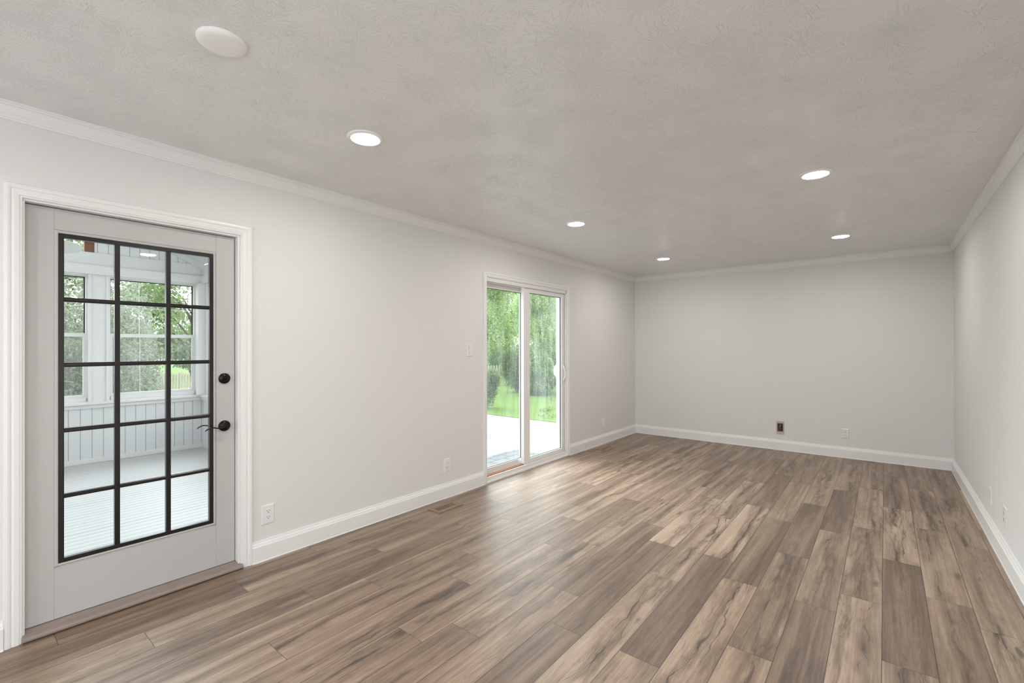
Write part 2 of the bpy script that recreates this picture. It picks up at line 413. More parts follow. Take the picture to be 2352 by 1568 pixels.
# floor made of planks at the joints the photo shows
PH = {0: 1.556, 1: 1.066, 2: .606, 3: 1.26, 4: 1.552, 5: .938, 6: 1.884, 7: 1.38, 8: 1.566, 9: 2.16, 10: 1.872, 11: 2.642,
      12: 1.888, 13: 2.868, 14: 2.226, 15: 2.844, 16: 3.073, 17: 2.530, 18: 3.32, 19: 3.103, 20: 3.55}
TN = {(0, .34): (.3, .3), (0, 1.56): (.5, .8), (0, 2.78): (.35, .3), (0, 3.99): (.5, .3), (0, 5.21): (.35, .3), (0, 6.43): (.4, .4),
 (1, -.15): (.25, .4), (1, 1.07): (.5, .9), (1, 2.29): (.5, .4), (1, 3.5): (.6, .3), (1, 4.72): (.35, .3), (1, 5.94): (.5, .4),
 (2, -.61): (.6, .5), (2, .61): (.5, .5), (2, 1.83): (.4, .4), (2, 3.04): (.6, .3), (2, 4.26): (.7, .5), (2, 5.48): (.3, .3),
 (3, .04): (.5, .5), (3, 1.26): (.32, .5), (3, 2.48): (.55, .4), (3, 3.7): (.45, .3), (3, 4.92): (.65, .8), (3, 6.14): (.4, .5),
 (4, .33): (.55, .5), (4, 1.55): (.6, .9), (4, 2.77): (.35, .2), (4, 3.99): (.8, .9), (4, 5.21): (.22, .2), (4, 6.43): (.45, .4),
 (5, -.28): (.6, .5), (5, .94): (.55, 1.), (5, 2.16): (.6, .4), (5, 3.38): (.38, .3), (5, 4.6): (.65, .6), (5, 5.81): (.4, .8),
 (6, .67): (.55, 1.), (6, 1.88): (.55, .5), (6, 3.1): (.72, .6), (6, 4.32): (.75, .7), (6, 5.54): (.6, 1.),
 (7, .16): (.6, 1.), (7, 1.38): (.65, .7), (7, 2.6): (.33, .2), (7, 3.82): (.42, .2), (7, 5.04): (.7, 1.), (7, 6.26): (.4, .4),
 (8, .35): (.6, .7), (8, 1.57): (.72, .8), (8, 2.79): (.78, .9), (8, 4.0): (.5, .2), (8, 5.22): (.08, .1), (8, 6.44): (.4, .4),
 (9, .94): (.65, .4), (9, 2.16): (.42, .4), (9, 3.38): (.78, .8), (9, 4.6): (.5, .7), (9, 5.82): (.22, .2),
 (10, .65): (.22, .1), (10, 1.87): (.18, .3), (10, 3.09): (.88, 1.), (10, 4.31): (.62, .7), (10, 5.53): (.45, .4),
 (11, 1.42): (.82, 1.), (11, 2.64): (.92, 1.), (11, 3.86): (.8, .9), (11, 5.08): (.4, .5), (11, 6.3): (.4, .5),
 (12, .67): (.7, 1.), (12, 1.89): (.06, .2), (12, 3.11): (.85, 1.), (12, 4.33): (.15, .3), (12, 5.55): (.6, 1.),
 (13, 1.65): (.82, 1.), (13, 2.87): (.06, .1), (13, 4.09): (.6, .3), (13, 5.31): (.42, .5), (13, 6.53): (.3, .3),
 (14, 1.01): (.7, .8), (14, 2.23): (.55, .9), (14, 3.45): (.1, .3), (14, 4.66): (.75, .8), (14, 5.88): (.45, .6),
 (15, 1.62): (.2, .4), (15, 2.84): (.52, .6), (15, 4.06): (.18, .3), (15, 5.28): (.6, 1.), (15, 6.5): (.4, .4),
 (16, 1.85): (.75, 1.), (16, 3.07): (.58, .8), (16, 4.29): (.8, 1.), (16, 5.51): (.5, 1.),
 (17, 1.31): (.7, 1.), (17, 2.53): (.08, .3), (17, 3.75): (.85, 1.), (17, 4.97): (.42, .6), (17, 6.19): (.25, .4),
 (18, 2.1): (.45, .5), (18, 3.32): (.62, .8), (18, 4.54): (.68, 1.), (18, 5.76): (.35, .5),
 (19, 1.88): (.6, 1.), (19, 3.1): (.5, .5), (19, 4.32): (.62, 1.), (19, 5.54): (.45, .6)}
def build_floor():
    rnd = random.Random(3)
    vs, fs, uvs, eds, pks = [], [], [], [], []
    for k in range(0, 21):
        xa, xb = .155 + .1808 * (k - 1), .155 + .1808 * k
        xc = (xa + xb) / 2
        x0, x1 = max(xa, 0), min(xb, W)
        y = PH[k] - 1.2192 * 5
        while y < D:
            ya, yb = max(y, BACK), min(y + 1.2192, D)
            if yb > ya + 1e-4:
                key = min(TN, key=lambda q: (abs(q[0] - k) * 100 + abs(q[1] - y)))
                if key[0] == k and abs(key[1] - y) < .1: tn, st = TN[key]
                else: tn, st = rnd.choice([(.2, .3), (.5, .6), (.75, 1.), (.4, .5)])
                r = rnd.random(); b = len(vs)
                vs += [(x0, ya, 0), (x1, ya, 0), (x1, yb, 0), (x0, yb, 0)]; fs.append((b, b + 1, b + 2, b + 3))
                for X, Y in ((x0, ya), (x1, ya), (x1, yb), (x0, yb)):
                    uvs.append((X - xc, Y - y)); eds.append((Y - y, y + 1.2192 - Y)); pks.append((tn, st, r, 1))
            y += 1.2192
    # underside slab
    b = len(vs); vs += [(0, BACK, -.04), (W, BACK, -.04), (W, D, -.04), (0, D, -.04)]; fs.append((b, b + 3, b + 2, b + 1))
    for _ in range(4): uvs.append((0, .5)); eds.append((.5, .5)); pks.append((.3, .3, .3, 1))
    me = bpy.data.meshes.new('floor'); me.from_pydata(vs, [], fs)
    a = me.uv_layers.new(name='plank'); a.data.foreach_set('uv', np.array(uvs, dtype=np.float32).ravel())
    a = me.uv_layers.new(name='edge'); a.data.foreach_set('uv', np.array(eds, dtype=np.float32).ravel())
    c = me.color_attributes.new('pk', 'FLOAT_COLOR', 'CORNER'); c.data.foreach_set('color', np.array(pks, dtype=np.float32).ravel())
    me.materials.append(M['floor']); o = bpy.data.objects.new('floor', me); COL.objects.link(o)
    return tag(o, kind=S, label='grey brown wood plank floor with dark cracked grain')
build_floor()

# crown moulding: (out from wall, down from ceiling)
CR = [(0, .074), (.006, .074), (.007, .066), (.011, .063), (.012, .056), (.019, .047), (.024, .036), (.027, .024), (.030, .018),
      (.036, .016), (.037, .008), (.042, .007), (.042, 0), (0, 0)]
cor = [(0, BACK, 1, 1), (0, D, 1, -1), (W, D, -1, -1), (W, BACK, -1, 1)]
def perim_seg(name, prof, i, zf, lab, s=None, e=None):
    (ax, ay, asx, asy), (bx, by, bsx, bsy) = cor[i], cor[(i + 1) % 4]
    R = []
    A = [(ax + asx * o, ay + asy * o, zf(z)) for o, z in prof]; B = [(bx + bsx * o, by + bsy * o, zf(z)) for o, z in prof]
    if s is not None: A = [(p[0], s, p[2]) for p in A]
    if e is not None: B = [(p[0], e, p[2]) for p in B]
    m = MB(); n = len(prof); m.add(A + B, [(j, j + 1, n + j + 1, n + j) for j in range(n - 1)] + [tuple(range(n)), tuple(range(n, 2 * n))])
    return m.build(name, M['trim'], kind=S, label=lab)
zc = lambda z: H - z
perim_seg('trim_1', CR, 0, zc, 'white crown moulding above the wall with the doors')
perim_seg('trim_2', CR, 1, zc, 'white crown moulding across the far end wall')
perim_seg('trim_3', CR, 2, zc, 'white crown moulding along the right wall')
perim_seg('trim_4', CR, 3, zc, 'white crown moulding on the wall behind the viewer')
BB = [(0, .130), (.006, .130), (.008, .126), (.008, .120), (.013, .114), (.016, .107), (.016, .102), (.021, .099), (.022, .095), (.022, .008), (.025, 0), (0, 0)]
zb = lambda z: z
perim_seg('baseboard_left', BB, 0, zb, 'white baseboard between the glazed door and the sliding door', s=1.2125, e=3.3405)
perim_seg('baseboard_left', BB, 0, zb, 'white baseboard beyond the sliding door up to the far corner', s=4.914)
perim_seg('baseboard_left', BB, 0, zb, 'white baseboard left of the glazed door casing', e=.177)
perim_seg('baseboard_far', BB, 1, zb, 'white baseboard along the far end wall')
perim_seg('baseboard_right', BB, 2, zb, 'white baseboard along the right wall')
perim_seg('baseboard_back', BB, 3, zb, 'white baseboard behind the viewer')

# casings: U shaped mitred sweep on the left wall. (d outwards from inner edge, h proud of the wall)
def casing(name, yi0, yi1, zt, w0, w1, wt, lab):
    prof = [(0, 0), (0, .011), (.08, .013), (.10, .0105), (.13, .0105), (.17, .014), (.45, .016), (.62, .013), (.66, .017), (.80, .019), (.97, .018), (1, .015), (1, 0)]
    m = MB(); R = []
    for d, h in prof:
        R.append([(h, yi0 - d * w0, 0), (h, yi0 - d * w0, zt + d * wt), (h, yi1 + d * w1, zt + d * wt), (h, yi1 + d * w1, 0)])
    m.rings(R, closed=False, cap=False)
    m.add([r[0] for r in R], [tuple(range(len(R)))]); m.add([r[3] for r in R], [tuple(range(len(R)))])
    return m.build(name, M['trim'], kind=S, label=lab)
casing('trim_5', .2345, 1.150, 2.026, .057, .063, .058, 'white moulded casing around the glazed porch door')
casing('trim_6', 3.386, 4.866, 2.038, .046, .048, .048, 'white moulded casing around the sliding patio door')

# ------------------------------------------------------------------ FRENCH DOOR (door_1)
d1 = empty('door_1', (-.04, .69, .0), kind=S, label='grey painted single door with fifteen panes in a black grille')
def off(mb, o):   # shift mesh builder coordinates to parent's local frame
    L = o.location; mb.v = [(x - L[0], y - L[1], z - L[2]) for x, y, z in mb.v]; return mb
sx0, sx1 = -.084, -.040
m = MB()
m.box(sx0, sx1, .246, .3435, .040, 2.012); m.box(sx0, sx1, 1.0335, 1.134, .040, 2.012)
m.box(sx0 + .002, sx1 - .013, .340, .3595, .29, 1.91); m.box(sx0 + .002, sx1 - .013, 1.0165, 1.037, .29, 1.91)
m.box(sx0, sx1 - .0012, .3437, 1.0333, .040, .2865); m.box(sx0, sx1 - .0012, .3437, 1.0333, 1.912, 2.012)
m.box(sx0 + .003, sx1 - .003, .34, 1.037, .045, .2875); m.box(sx0 + .003, sx1 - .003, .34, 1.037, 1.911, 2.005)
off(m, d1).build('door_slab', M['door'], d1, bevel=.0008)
# raised moulding ring round the lite
m = MB(); R = []
for d, h in [(0, -.010), (0, .004), (.006, .006), (.010, .004), (.0135, .0005), (.0145, -.002)]:
    y0, y1, z0, z1 = .3575 - d, 1.0185 + d, .3035 - d, 1.8965 + d
    R.append([(sx1 + h, y0, z0), (sx1 + h, y0, z1), (sx1 + h, y1, z1), (sx1 + h, y1, z0)])
m.rings(R, True, False); off(m, d1).build('lite_moulding', M['door'], d1)
# black grille: outer frame + muntins, in one grille part
m = MB()
gy0, gy1, gz0, gz1 = .3585, 1.0175, .3045, 1.8955
gx0, gx1 = sx1 - .02, sx1 + .006
m.box(gx0, gx1, gy0, gy0 + .020, gz0, gz1); m.box(gx0, gx1, gy1 - .020, gy1, gz0, gz1)
m.box(gx0, gx1, gy0 + .020, gy1 - .020, gz0, gz0 + .020); m.box(gx0, gx1, gy0 + .020, gy1 - .020, gz1 - .020, gz1)
for k in (1, 2):
    y = gy0 + (gy1 - gy0) * k / 3; m.box(gx0, gx1 - .001, y - .011, y + .011, gz0 + .02, gz1 - .02)
for k in range(1, 5):
    z = gz0 + (gz1 - gz0) * k / 5
    ys = [gy0 + .02] + [gy0 + (gy1 - gy0) * q / 3 + s_ * .011 for q in (1, 2) for s_ in (-1, 1)] + [gy1 - .02]
    for a, b in ((ys[0], ys[1]), (ys[2], ys[3]), (ys[4], ys[5])):
        # bevelled bar
        pr = [(gx0, z - .0105), (gx1 - .006, z - .0105), (gx1 - .002, z - .005), (gx1 - .002, z + .005), (gx1 - .006, z + .0105), (gx0, z + .0105)]
        m.prism(pr, lambda p, a=a: (p[0], a, p[1]), lambda p, b=b: (p[0], b, p[1]))
off(m, d1).build('grille', M['black'], d1, bevel=.0015, label='black fifteen pane grille')
off(MB().quad((-.046, gy0, gz0), (-.046, gy1, gz0), (-.081, gy1, gz1), (-.081, gy0, gz1)), d1).build('glass_pane', M['glass'], d1, label='clear glass behind the grille')
# deadbolt
yl = 1.0775
db = off(MB().lathe((sx1, yl, 1.1565), (1, 0, 0), [(.032, 0), (.032, .004), (.030, .009), (.024, .012), (.012, .013), (.012, .016)]), d1).build('deadbolt', M['bronze'], d1, label='round dark bronze deadbolt')
tt_ = MB().rings([[(sx1 + .016, yl - .012, 1.1565 - .0035), (sx1 + .016, yl + .012, 1.1565 - .0035), (sx1 + .016, yl + .012, 1.1565 + .0035), (sx1 + .016, yl - .012, 1.1565 + .0035)],
                  [(sx1 + .027, yl - .010, 1.1565 - .002), (sx1 + .027, yl + .010, 1.1565 - .002), (sx1 + .027, yl + .010, 1.1565 + .002), (sx1 + .027, yl - .010, 1.1565 + .002)]])
off(tt_, d1).build('thumb_turn', M['bronze'], db, bevel=.001)
def lever(side):
    xs = sx1 if side > 0 else sx0
    zl = .871
    r = off(MB().lathe((xs, yl, zl), (side, 0, 0), [(.0325, 0), (.0325, .004), (.029, .011), (.018, .014), (.011, .016), (.010, .040), (.012, .044), (.012, .050), (.006, .053)]), d1)
    h = r.build('door_handle' if side > 0 else 'outer_door_handle', M['bronze'], d1, label='dark bronze wave lever handle' if side > 0 else 'dark lever handle seen through the glass')
    xx = xs + side * .046
    pts = [(xx, yl + .012, zl + .002), (xx, yl + .006, zl + .006), (xx, yl - .010, zl + .003), (xx, yl - .028, zl - .003), (xx, yl - .050, zl - .004),
           (xx, yl - .070, zl + .002), (xx, yl - .088, zl + .003), (xx, yl - .104, zl - .004), (xx, yl - .116, zl - .013)]
    off(MB().tube(pts, [.005, .008, .0085, .008, .007, .007, .007, .0062, .004], 12, .55, (0, 0, 1)), d1).build('lever', M['bronze'], h)
lever(1); lever(-1)
# jamb, dark strip painted as the shade in the door gap, threshold
m = MB()
m.box(-WT, 0.0005, .228, .2435, 0, 2.0175); m.box(-WT, 0.0005, 1.1385, 1.146, 0, 2.0175); m.box(-WT, .0005, .228, 1.146, 2.0165, 2.024)
m.build('trim_7', M['trim'], kind=S, label='white jamb inside the glazed door opening')
MB().box(-.125, -.060, .2435, .246, .04, 2.0165).box(-.125, -.060, 1.134, 1.1385, .04, 2.0165).box(-.125, -.060, .2435, 1.1385, 2.012, 2.0165).build('trim_8', M['dark'], kind=S, label='dark strip standing in for the shade in the gap around the glazed door slab')
m = MB()
pr = [(-.15, -.03), (-.15, .036), (-.030, .038), (-.006, .031), (.012, .029), (.026, .025), (.032, .017), (.032, .010), (.026, .004), (.020, .001), (.018, .0), (.0, .0), (0, -.03)]
m.prism(pr, lambda p: (p[0], .236 if p[0] > 0 else .230, p[1]), lambda p: (p[0], 1.158 if p[0] > 0 else 1.144, p[1]))
m.build('trim_9', M['threshold'], kind=S, bevel=.001, label='taupe threshold under the glazed door')

# ------------------------------------------------------------------ SLIDING DOOR (door_2)
d2 = empty('door_2', (-.06, 4.12, 0), kind=S, label='white two panel sliding patio door facing the deck')
y0, y1 = 3.378, 4.872
m = MB()
m.box(-WT, -.0005, 3.372, y0 + .006, 0, 2.042); m.box(-WT, -.0005, y1 - .012, 4.878, 0, 2.042)
m.box(-WT, -.0005, y0, y1, 2.014, 2.042)
m.box(-.012, -.001, y0, y1, 2.000, 2.014); m.box(-.075, -.066, y0, y1, 1.995, 2.014)
m.box(-.012, -.001, y1 - .024, y1 - .01, .03, 2.014)
off(m, d2).build('door_frame', M['vinyl'], d2, bevel=.0015)
m = MB(); m.box(-.165, .004, 3.374, 4.876, -.04, .030); m.box(-.012, .0, 3.384, 4.86, .030, .056); m.box(-.085, -.070, 3.384, 4.86, .030, .058); m.box(-.150, -.138, 3.384, 4.86, .03, .05)
m.box(.004, .020, 3.386, 4.866, 0, .016)
off(m, d2).build('door_sill', M['vinyl'], d2, bevel=.0015)
def panel(name, xa, xb, ya, yb, z0, z1, sl, sr, sb, st, gx, lab, gm='hazyglass'):
    m = MB()
    m.box(xa, xb, ya, ya + sl, z0, z1); m.box(xa, xb, yb - sr, yb, z0, z1)
    m.box(xa, xb, ya + sl, yb - sr, z0, z0 + sb); m.box(xa, xb, ya + sl, yb - sr, z1 - st, z1)
    p = off(m, d2).build(name, M['vinyl'], d2, bevel=.002, label=lab)
    g = MB(); a, b, c, d = ya + sl, yb - sr, z0 + sb, z1 - st
    t_ = .004
    for q in ((a, a + t_, c, d), (b - t_, b, c, d), (a, b, c, c + t_), (a, b, d - t_, d)): g.box(gx - .006, gx + .008, *q)
    off(g, d2).build('gasket', M['gasket'], p)
    off(MB().quad((gx, a, c), (gx, b, c), (gx, b, d), (gx, a, d)), d2).build('glass_pane', M[gm], p, label='hazy glass pane')
    return p
panel('fixed_panel', -.132, -.090, 3.384, 4.130, .048, 2.012, .060, .050, .062, .062, -.108, 'outer fixed panel on the left')
sp = panel('sliding_panel', -.066, -.024, 4.030, 4.856, .034, 2.010, .108, .064, .070, .060, -.046, 'inner sliding panel on the right', 'hazierglass')
# pull handle inside and outside
yh = 4.826
m = MB(); pts = [(-.024 + .030 * math.sin(math.pi * q) ** .6 if 0 < q < 1 else -.024, yh - .004, .925 + .19 * q) for q in [i / 12 for i in range(13)]]
m.tube(pts, [.009] + [.008] * 11 + [.009], 10, 1.0, (0, 1, 0)); m.box(-.024, -.020, yh - .014, yh + .012, .905, 1.135)
off(m, d2).build('pull_handle', M['vinyl'], sp, bevel=.001, label='white D shaped pull handle')
m = MB(); m.box(-.071, -.066, yh - .02, yh + .014, .90, 1.14)
m.prism([(0, 0), (-.052, .012), (-.080, .045), (-.090, .09), (-.080, .135), (-.052, .168), (0, .18)], lambda p: (-.071 + p[0], yh - .014, .96 + p[1]), lambda p: (-.071 + p[0], yh + .002, .96 + p[1]))
off(m, d2).build('outer_pull', M['vinyl'], sp, bevel=.003, label='white outside pull seen through the glass')
MB().box(-.064, -.018, 3.388, 4.026, .031, .062).build('security_bar', M['redwood'], bevel=.002,
    label='reddish brown wooden bar lying in the sliding door track', cat='bar')

# ------------------------------------------------------------------ BACK WINDOW (behind the viewer, daylight)
wb = empty('window_1', ((BW[0] + BW[1]) / 2, BACK - .06, BW[2]), kind=S, label='wide window behind the viewer')
m = MB()
for a, b in ((BW[0], BW[0] + .05), (BW[1] - .05, BW[1]), (1.36, 1.42), (2.18, 2.24)): m.box(a, b, BACK - .1, BACK - .03, BW[2], BW[3])
m.box(BW[0] + .05, BW[1] - .05, BACK - .09, BACK - .04, BW[2], BW[2] + .05); m.box(BW[0] + .05, BW[1] - .05, BACK - .09, BACK - .04, BW[3] - .05, BW[3])
off(m, wb).build('window_frame', M['vinyl'], wb)
off(MB().quad((BW[0] + .02, BACK - .065, BW[2] + .02), (BW[1] - .02, BACK - .065, BW[2] + .02), (BW[1] - .02, BACK - .065, BW[3] - .02), (BW[0] + .02, BACK - .065, BW[3] - .02)), wb).build('glass_pane', M['winglass'], wb)

wr = empty('window_7', (W + .06, (RW[0] + RW[1]) / 2, RW[2]), kind=S, label='unseen tall glazed opening added in the right wall for more daylight')  # added out of view so more daylight reaches the room
m = MB()
for a, b in ((RW[0], RW[0] + .05), (-.73, -.67), (RW[1] - .05, RW[1])): m.box(W + .03, W + .1, a, b, RW[2], RW[3])
m.box(W + .04, W + .09, RW[0] + .05, RW[1] - .05, RW[2], RW[2] + .05); m.box(W + .04, W + .09, RW[0] + .05, RW[1] - .05, RW[3] - .05, RW[3])
off(m, wr).build('window_frame', M['vinyl'], wr)
off(MB().quad((W + .065, RW[0] + .02, RW[2] + .02), (W + .065, RW[1] - .02, RW[2] + .02), (W + .065, RW[1] - .02, RW[3] - .02), (W + .065, RW[0] + .02, RW[3] - .02)), wr).build('glass_pane', M['winglass'], wr)

# ------------------------------------------------------------------ CEILING FIXTURES
def make_lamp(x, y, lab):
    r = empty('recessed_light', (x, y, H), label=lab, cat='ceiling light', group='round recessed lights in the ceiling')
    MB().lathe((0, 0, 0), (0, 0, -1), [(.093, -.002), (.093, .002), (.089, .006), (.074, .009), (.070, .007), (.068, .004), (.068, .001)], 56).build('trim_ring', M['lampwhite'], r, label='thin white trim ring')
    MB().lathe((0, 0, 0), (0, 0, -1), [(.0675, .0035), (.064, .0065), (.05, .009), (.03, .0105), (.006, .011)], 56).build('lens', M['lens'], r, label='glowing warm white lens')
    return r
L0 = make_lamp(.944, 1.402, 'recessed ceiling light nearest the round blank cover plate')
def copy_tree(o, parent=None):
    c = o.copy(); COL.objects.link(c); c.parent = parent
    for ch in list(o.children): copy_tree(ch, c)
    return c
for x, y, lab in ((.930, 3.551, 'recessed ceiling light nearest the sliding patio door, middle of the left row'),
                  (.925, 5.649, 'smallest recessed ceiling light, by the far left corner of the room'),
                  (2.722, 3.499, 'larger recessed ceiling light of the two in the right half'),
                  (2.724, 5.625, 'recessed ceiling light nearest the far wall in the right half'),
                  (2.722, 1.36, 'recessed ceiling light just above the top edge of the photo'),
                  (.94, -.75, 'recessed ceiling light behind the viewer, on the door side'),
                  (2.72, -.75, 'recessed ceiling light behind the viewer, near the right wall')):
    c = copy_tree(L0); c.location = (x, y, H); c['label'] = lab
MB().lathe((1.214, .636, H), (0, 0, -1), [(.079, -.002), (.080, .004), (.078, .010), (.070, .0155), (.058, .018), (.03, .0195), (.004, .020)], 56).build(
    'ceiling_cover_plate', M['lampwhite'], label='blank round white cover plate on the ceiling, not lit', cat='cover plate')

# ------------------------------------------------------------------ WALL PLATES
def plate(name, c, nrm, w_, h_, kind, lab, cat, group=None):
    """local frame: x = out of the wall, y = across, z = up"""
    rz = {'L': 0, 'F': -math.pi / 2, 'R': math.pi}[nrm]
    r = empty(name, c, rz, label=lab, cat=cat, group=group)
    MB().rings([[(0, -w_ / 2, -h_ / 2), (0, w_ / 2, -h_ / 2), (0, w_ / 2, h_ / 2), (0, -w_ / 2, h_ / 2)],
                [(.003, -w_ / 2, -h_ / 2), (.003, w_ / 2, -h_ / 2), (.003, w_ / 2, h_ / 2), (.003, -w_ / 2, h_ / 2)],
                [(.0062, -w_ / 2 + .005, -h_ / 2 + .005), (.0062, w_ / 2 - .005, -h_ / 2 + .005), (.0062, w_ / 2 - .005, h_ / 2 - .005), (.0062, -w_ / 2 + .005, h_ / 2 - .005)]]).build('cover', M['plastic'], r)
    if kind == 'duplex':
        for s in (-1, 1):
            zc_ = s * .0195
            pts = []
            for k in range(24):
                a = 2 * math.pi * k / 24; yy, zz = .0172 * math.cos(a), .0172 * math.sin(a)
                pts.append((max(-.0172, min(.0172, yy)), max(-.0135, min(.0135, zz * 1.05))))
            q = MB().prism(pts, lambda p: (.006, p[0], zc_ + p[1]), lambda p: (.0085, p[0], zc_ + p[1])).build('receptacle', M['plastic'], r)
            m = MB(); m.box(.0085, .0091, -.0075, -.0053, zc_ - .001, zc_ + .0085); m.box(.0085, .0091, .0053, .0072, zc_ + .0005, zc_ + .0080)
            m.lathe((.0085, 0, zc_ - .0065), (1, 0, 0), [(.0026, 0), (.0026, .0006)], 12, False)
            m.build('slots', M['slot'], q, label='dark marks painted for the shade inside the socket slots')
        MB().lathe((.0062, 0, 0), (1, 0, 0), [(.003, 0), (.0028, .001)], 12).build('screw', M['lampwhite'], r)
    elif kind == 'rocker':
        m = MB(); m.box(.005, .0066, -.0168, .0168, -.0335, .0335); m.build('rocker_frame', M['gasket'], r)
        MB().prism([(.0066, -.0322), (.0075, -.0322), (.0105, .0322), (.0066, .0322)], lambda p: (p[0], -.0155, p[1]), lambda p: (p[0], .0155, p[1])).build('rocker', M['plastic'], r)
        for s in (-1, 1): MB().lathe((.0062, 0, s * .048), (1, 0, 0), [(.003, 0), (.0028, .001)], 12).build('screw', M['lampwhite'], r)
    elif kind == 'jack':
        MB().box(.006, .009, -.008, .008, -.009, .009).build('jack', M['gasket'], r)
        for s in (-1, 1): MB().lathe((.0062, 0, s * .042), (1, 0, 0), [(.003, 0), (.0028, .001)], 12).build('screw', M['lampwhite'], r)
    return r
G = 'white duplex wall outlets'
plate('wall_outlet', (0, 1.312, .283), 'L', .078, .122, 'duplex', 'white duplex outlet just right of the glazed door casing', 'outlet', G)
plate('wall_outlet', (0, 2.860, .285), 'L', .076, .121, 'duplex', 'white duplex outlet left of the sliding door, above the floor register', 'outlet', G)
plate('wall_outlet', (2.687, D, .292), 'F', .074, .120, 'duplex', 'white duplex outlet on the far wall, right of the open box', 'outlet', G)
plate('wall_outlet', (W, 4.145, .287), 'R', .122, .118, 'duplex', 'white outlet on the right wall, the plate nearer the camera', 'outlet', G)
plate('blank_wall_plate', (W, 4.660, .285), 'R', .075, .118, 'none', 'plain white plate on the right wall, the one farther away', 'wall plate')
plate('jack_plate', (0, 5.818, .292), 'L', .074, .118, 'blankd', 'small white plate between the sliding door and the far corner', 'wall plate')
plate('light_switch', (0, 3.152, 1.315), 'L', .074, .120, 'rocker', 'white rocker light switch left of the sliding door casing', 'light switch')
# open electrical box on the far wall
b = empty('open_electrical_box', (2.0, D, .285), label='uncovered electrical box with bare wires in an unpainted patch', cat='electrical box')
m = MB(); wall_boxes(m, lambda q, a, b_, c, d: q.box(a, b_, -.0015, 0, c, d), -.046, .046, -.085, .088, [(-.028, .028, -.040, .056)])
m.build('unpainted_patch', M['beige'], b, label='beige unpainted drywall patch')
m = MB(); wall_boxes(m, lambda q, a, b_, c, d: q.box(a, b_, -.004, -.0015, c, d), -.033, .033, -.046, .062, [(-.027, .027, -.040, .056)])
m.build('box_rim', M['box_orange'], b, label='reddish box rim')
m = MB(); m.box(-.028, .028, -.0026, -.0016, -.041, .057); m.build('box_cavity_shade', M['slot'], b, label='flat black sheet painted as the shade in the open box')  # flat black sheet in place of the shade inside the box
m = MB()
for k in range(4):
    q = random.Random(k); m.tube([(-.018 + .011 * k, -.003, -.038), (-.012 + .008 * k, -.010, -.01 + .008 * q.random()), (.002 - .004 * k, -.013, .012 + .01 * q.random()), (.012 - .007 * k, -.008, .034), (.004, -.003, .048)], .0022, 6)
m.build('wires', M['vent'], b, label='bare twisted wires')

# floor registers
def vent(x0, x1, y0, y1, lab):
    r = empty('floor_register', ((x0 + x1) / 2, (y0 + y1) / 2, 0), label=lab, cat='floor vent', group='wooden floor registers beside the baseboard')
    hx, hy = (x1 - x0) / 2, (y1 - y0) / 2; ix, iy = .033, hy - .035
    m = MB(); n = 15; ys = [-iy + 2 * iy * k / n for k in range(n + 1)]
    m.box(-hx, -ix, -hy, hy, 0, .007); m.box(ix, hx, -hy, hy, 0, .007)
    m.box(-ix, ix, -hy, -iy, 0, .007); m.box(-ix, ix, iy, hy, 0, .007)
    for k in range(n):
        a, b_ = ys[k], ys[k + 1]; mid = a + (b_ - a) * .55; m.box(-ix, ix, mid if k else a + (b_ - a) * .55, b_, 0, .007)
        if k == n // 2: m.box(-ix, ix, a, b_, 0, .007)
    m.build('grate', M['vent'], r, bevel=.0006)
    MB().box(-ix, ix, -iy, iy, .0003, .0012).build('duct_shadow', M['slot'], r, label='flat dark sheet painted as the shade in the duct below the slots')  # thin dark sheet painted as duct shade
vent(.121, .262, 2.530, 2.800, 'wooden slotted floor register by the baseboard, nearer than the sliding door')
vent(.118, .259, 5.400, 5.680, 'wooden floor register beyond the sliding door near the far corner')

# ------------------------------------------------------------------ SUN PORCH beyond the glazed door
PX, PY0, PY1, PZ = -4.404, -3.1, 2.322, -.05
MB().box(PX - .15, -WT, PY0 - .15, PY1 + .15, PZ - .1, PZ).build('floor_porch', M['porchfloor'], kind=S, label='worn white painted board floor of the porch')
# far wall of porch: openings for windows
wins = [(1.315, 2.240), (.175, 1.120), (-.965, -.020), (-2.105, -1.160)]  # last two windows are out of view, added to brighten the porch
z0w, z1w = .700, 2.215
m = MB(); wall_boxes(m, lambda q, a, b_, c, d: q.box(PX - .14, PX, a, b_, c, d), PY0, PY1, .62, 2.50, [(a, b_, z0w, z1w) for a, b_ in sorted(wins)])
m.box(PX - .14, PX + .030, PY0, PY1, 2.235, 2.345)       # header board
m.build('wall_porch_far', M['porch'], kind=S, label='white porch wall with double hung windows')
MB().box(PX - .14, PX + .002, PY0, PY1, PZ, .62).build('wall_porch_wainscot', M['beadboard'], kind=S, label='white grooved board wainscot under the porch windows')
m = MB(); m.box(PX - .02, PX + .05, PY0, PY1 - .002, .660, .690); m.box(PX, PX + .025, PY0, PY1 - .002, .615, .660); m.box(PX, PX + .012, PY0, PY1 - .002, PZ, PZ + .06)
m.build('trim_10', M['porch'], kind=S, bevel=.004, label='white window stool running under the porch windows')
